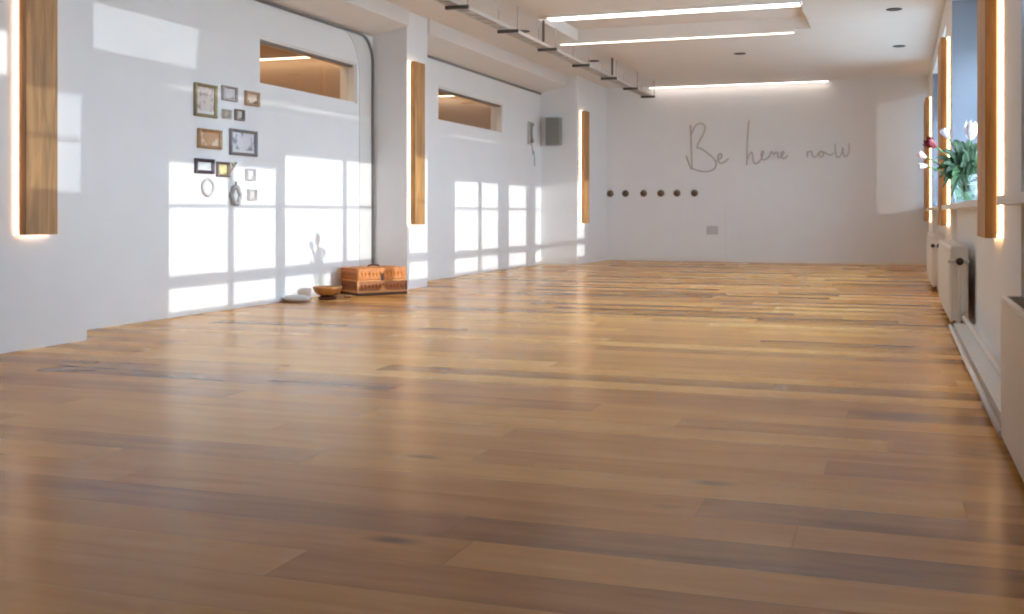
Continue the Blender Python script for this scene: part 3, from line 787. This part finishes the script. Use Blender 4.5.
La, Lb = M['leaf'], M['leaf2']
tulip(-.265, 1.40, -.04, M['red'], 'red tulip leaning out left of the vase', (-.3, -.1, .2), 1.25, .75,
      [(-.22, 1.25, -.06, .036, La), (-.16, 1.05, -.08, .030, Lb), (-.19, 1.37, .02, .034, La), (-.12, 1.43, -.03, .034, La)])
tulip(.015, 1.46, -.06, M['whitep'], 'large white tulip at the top right of the bouquet', (.06, 0, .6), 1.9, .2,
      [(.10, 1.42, -.02, .03, La), (.12, 1.22, -.06, .024, Lb), (.02, 1.40, -.08, .034, La)])
tulip(-.135, 1.475, .02, M['whitep'], 'white tulip at the top left of the bouquet', (-.05, 0, .5), 1.15, .3,
      [(-.10, 1.45, .0, .034, La), (-.03, 1.44, .03, .034, La), (-.17, 1.30, -.03, .026, La)])
tulip(-.325, 1.315, .02, M['pinkp'], 'pale pink tulip below the red one', (-.2, 0, .3), .95, .35,
      [(-.25, 1.20, .03, .022, Lb), (-.19, 1.12, -.02, .024, La), (-.25, 1.31, -.02, .034, La), (-.20, 1.36, -.05, .034, La)])
tulip(-.335, 1.24, -.03, M['whitep'], 'small drooping white tulip lowest on the left', (-.5, 0, -.3), .9, .3,
      [(-.24, 1.14, -.06, .026, La), (-.14, .99, -.06, .030, La), (-.21, 1.06, -.05, .030, La), (-.15, 1.14, -.09, .036, Lb), (-.20, 1.18, -.08, .034, La)])
tulip(.10, 1.36, .04, M['whitep'], 'white tulip half hidden in the leaves at the right', (.2, .2, .5), 1.0, .2,
      [(.13, 1.32, .02, .026, Lb), (.12, 1.12, .0, .022, La), (.06, 1.46, .04, .03, La)])
tulip(-.03, 1.35, .06, M['pinkp'], 'pale tulip deep among the leaves in the middle', (0, .2, .6), 1.0, .2,
      [(.0, 1.42, .05, .036, La), (-.06, 1.36, -.09, .036, La), (.04, 1.26, -.1, .03, La), (-.08, 1.22, -.1, .028, La)])

# ------------------------------------------------------------------ light
w = bpy.data.worlds.new('sky'); bpy.context.scene.world = w; w.use_nodes = True
bg = w.node_tree.nodes['Background']
bg.inputs['Color'].default_value = (.58, .78, 1.0, 1); bg.inputs['Strength'].default_value = 14.0
d = Vector((-1, .15, -.148)).normalized()
sl_ = bpy.data.lights.new('low_sun', 'SUN'); sl_.energy = 2.7; sl_.angle = math.radians(.35); sl_.color = (1, .98, .95)
so = bpy.data.objects.new('low_sun', sl_); COL.objects.link(so); so.rotation_euler = d.to_track_quat('-Z', 'Y').to_euler(); so.location = (20, -3, 5)

# sun glint thrown in by a window pane of the building opposite, entering through the clear transom of the near window
gp = Vector((24.0, -8.2, 4.4)); tgt = Vector((-5.55, 7.15, 2.23))
gl = bpy.data.lights.new('facade_glint', 'SPOT'); gl.energy = 15000; gl.spot_size = math.radians(6.5); gl.spot_blend = .2; gl.shadow_soft_size = .03; gl.color = (.88, .95, 1)
go = bpy.data.objects.new('facade_glint', gl); COL.objects.link(go); go.location = gp; go.rotation_euler = (tgt - gp).to_track_quat('-Z', 'Y').to_euler()

# ------------------------------------------------------------------ camera
cam = bpy.data.cameras.new('camera'); co = bpy.data.objects.new('camera', cam); COL.objects.link(co)
f = 1100.0
cam.sensor_fit = 'HORIZONTAL'; cam.sensor_width = 36; cam.lens = f / 1024 * 36
cam.shift_x = 0; cam.shift_y = (213 - 307) / 1024
cam.clip_end = 200
co.location = (0, 0, .85); co.rotation_euler = (PI / 2, 0, math.atan(384 / f))
sc = bpy.context.scene; sc.camera = co
sc.view_settings.view_transform = 'Standard'; sc.view_settings.look = 'None'; sc.view_settings.gamma = 1; sc.view_settings.use_curve_mapping = False
sc.view_settings.exposure = 0
sc.cycles.filter_width = 2.0
sc.cycles.max_bounces = 12; sc.cycles.diffuse_bounces = 8; sc.cycles.transparent_max_bounces = 16
sc.cycles.caustics_reflective = False; sc.cycles.caustics_refractive = False
sc.cycles.sample_clamp_indirect = 6
